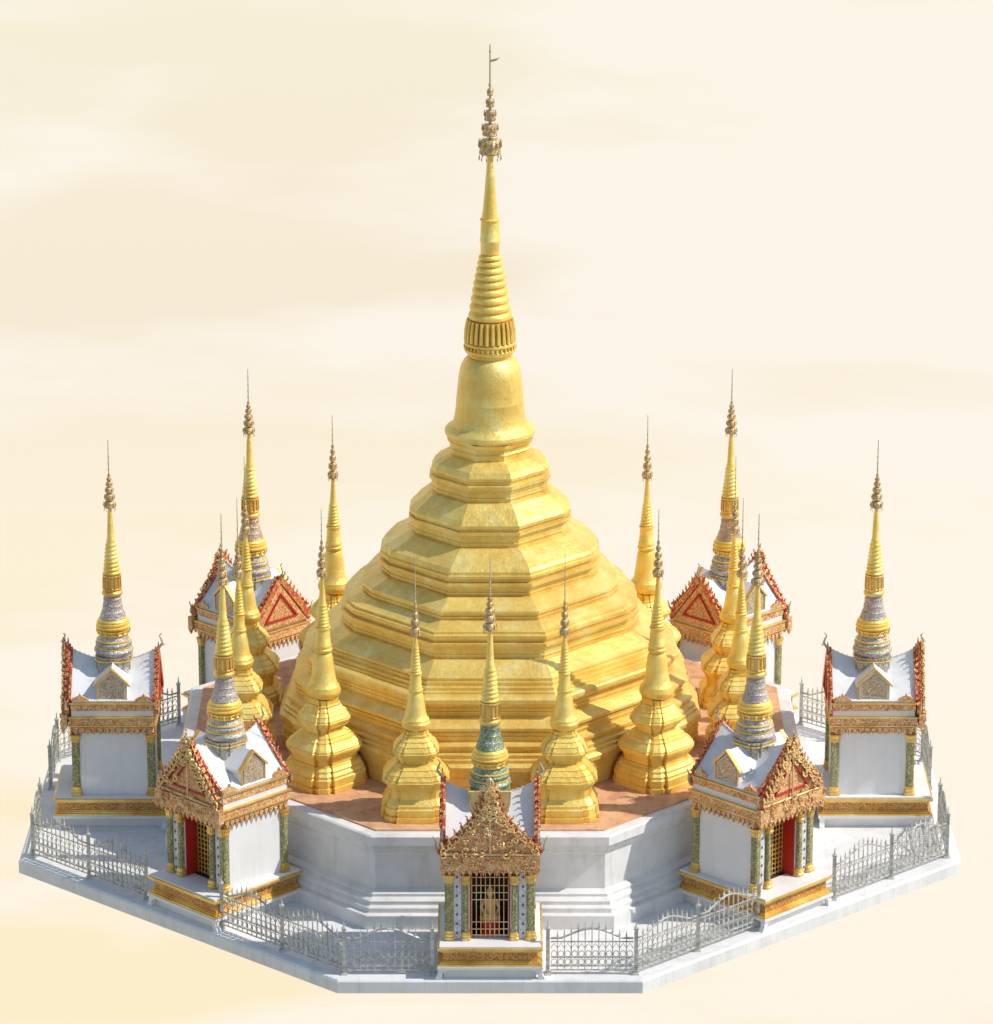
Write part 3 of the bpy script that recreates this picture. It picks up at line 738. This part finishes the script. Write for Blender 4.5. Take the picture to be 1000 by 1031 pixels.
# ------------------------------------------------------------------ sky backdrop
def sky_mat():
    m = bpy.data.materials.new('cream_sky'); m.use_nodes = True; nt = m.node_tree; L = nt.links.new
    nt.nodes.remove(nt.nodes['Principled BSDF']); out = nt.nodes['Material Output']
    em = nt.nodes.new('ShaderNodeEmission'); L(em.outputs[0], out.inputs[0])
    tc = nt.nodes.new('ShaderNodeTexCoord'); sp = nt.nodes.new('ShaderNodeSeparateXYZ'); L(tc.outputs['Object'], sp.inputs[0])
    mr = nt.nodes.new('ShaderNodeMapRange'); L(sp.outputs['Z'], mr.inputs[0])
    mr.inputs[1].default_value = SKZ0; mr.inputs[2].default_value = SKZ1
    vert = ramp(nt, [(0, SK_B), (.20, SK_B), (.48, SK_M), (.68, SK_U), (1, SK_T)], mr.outputs[0]).outputs[0]
    mp = nt.nodes.new('ShaderNodeMapping'); mp.inputs['Scale'].default_value = (.05, .02, .21); mp.inputs['Location'].default_value = (3.1, 0, 1.3)
    L(tc.outputs['Object'], mp.inputs[0])
    n = nd(nt, 'ShaderNodeTexNoise', Scale=1., Detail=5., Roughness=.5); L(mp.outputs[0], n.inputs['Vector'])
    mx = nt.nodes.new('ShaderNodeMapRange'); L(sp.outputs['X'], mx.inputs[0]); mx.inputs[1].default_value = -18; mx.inputs[2].default_value = 18
    mx.inputs[3].default_value = -.05; mx.inputs[4].default_value = .17
    ad = nt.nodes.new('ShaderNodeMath'); ad.operation = 'ADD'; L(n.outputs[0], ad.inputs[0]); L(mx.outputs[0], ad.inputs[1])
    f = ramp(nt, [(.43, (0, 0, 0)), (.60, (1, 1, 1))], ad.outputs[0]).outputs[0]
    m1 = nt.nodes.new('ShaderNodeMath'); m1.operation = 'MULTIPLY'; m1.inputs[1].default_value = .7; L(f, m1.inputs[0])
    col = mixc(nt, m1.outputs[0], vert, SK_L)
    L(col, em.inputs['Color']); em.inputs['Strength'].default_value = 1.0
    return m
def lin(r, g, b): return tuple(((c/255)/12.92 if c/255 <= .04045 else ((c/255+.055)/1.055)**2.4) for c in (r, g, b))
SK_B = lin(253, 238, 203); SK_M = lin(252, 241, 216); SK_U = lin(247, 234, 212); SK_T = lin(247, 239, 214); SK_L = lin(255, 248, 239)
SKZ0, SKZ1 = -20*S, .4*S
m = MB(); N = 24
for j in (0, 1):
    for i in range(N+1):
        a = -1.0+2.0*i/N
        m.v.append((math.sin(a)*95, -43+math.cos(a)*86, -60 if j == 0 else 40))
for i in range(N): m.f.append((i, i+1, N+1+i+1, N+1+i)); m.uv.append([(0, 0)]*4)
sky = struct(m.build('sky', sky_mat()))

# ------------------------------------------------------------------ world, sun, camera
w = bpy.data.worlds.new('World'); scene.world = w; w.use_nodes = True
nt = w.node_tree; bg = nt.nodes['Background']; L = nt.links.new
SUN_EL = math.radians(46); SUN_AZ = math.radians(6)     # azimuth measured from +X towards the viewer (-Y)
st = nt.nodes.new('ShaderNodeTexSky'); st.sky_type = 'NISHITA'; st.sun_disc = False
sd = Vector((math.cos(SUN_AZ)*math.cos(SUN_EL), -math.sin(SUN_AZ)*math.cos(SUN_EL), math.sin(SUN_EL)))
st.sun_elevation = SUN_EL; st.sun_rotation = math.atan2(sd.x, sd.y); st.air_density = 1.5; st.dust_density = .5; st.ozone_density = 2.0
tc = nt.nodes.new('ShaderNodeTexCoord'); sp = nt.nodes.new('ShaderNodeSeparateXYZ'); L(tc.outputs['Generated'], sp.inputs[0])
mr = nt.nodes.new('ShaderNodeMapRange'); L(sp.outputs['Z'], mr.inputs[0]); mr.inputs[1].default_value = -.06; mr.inputs[2].default_value = .02
col = mixc(nt, mr.outputs[0], (3.3, 3.15, 2.9), st.outputs[0])   # hazy ground far below the horizon
L(col, bg.inputs['Color']); bg.inputs['Strength'].default_value = .135
sl = bpy.data.lights.new('sun', 'SUN'); sl.energy = 3.9; sl.angle = math.radians(.5); sl.color = (1, .95, .86)
so = bpy.data.objects.new('sun', sl); COL.objects.link(so); so.rotation_euler = sd.to_track_quat('Z', 'Y').to_euler()

CD, CH, CP, CY = 43.034, 16.487, math.radians(19.614), 697.34
cam = bpy.data.cameras.new('camera'); co = bpy.data.objects.new('camera', cam); COL.objects.link(co)
co.location = (0, -CD, CH); co.rotation_euler = (PI/2-CP, 0, 0)
fpx = 100*math.hypot(CD, CH)
cam.sensor_fit = 'VERTICAL'; cam.sensor_height = 36; cam.lens = 36*fpx/1031
cam.shift_y = (CY-515.5)/1031; cam.shift_x = (500-493.5)/1031
cam.clip_start = 1; cam.clip_end = 1000
scene.camera = co

# scale everything from modelling units to metres
for me in bpy.data.meshes: me.transform(Matrix.Scale(S, 4))
for o in bpy.data.objects: o.location = o.location*S
scene.view_settings.view_transform = 'Standard'; scene.view_settings.look = 'None'; scene.view_settings.exposure = 0
scene.render.engine = 'CYCLES'
scene.render.resolution_x = 993; scene.render.resolution_y = 1024
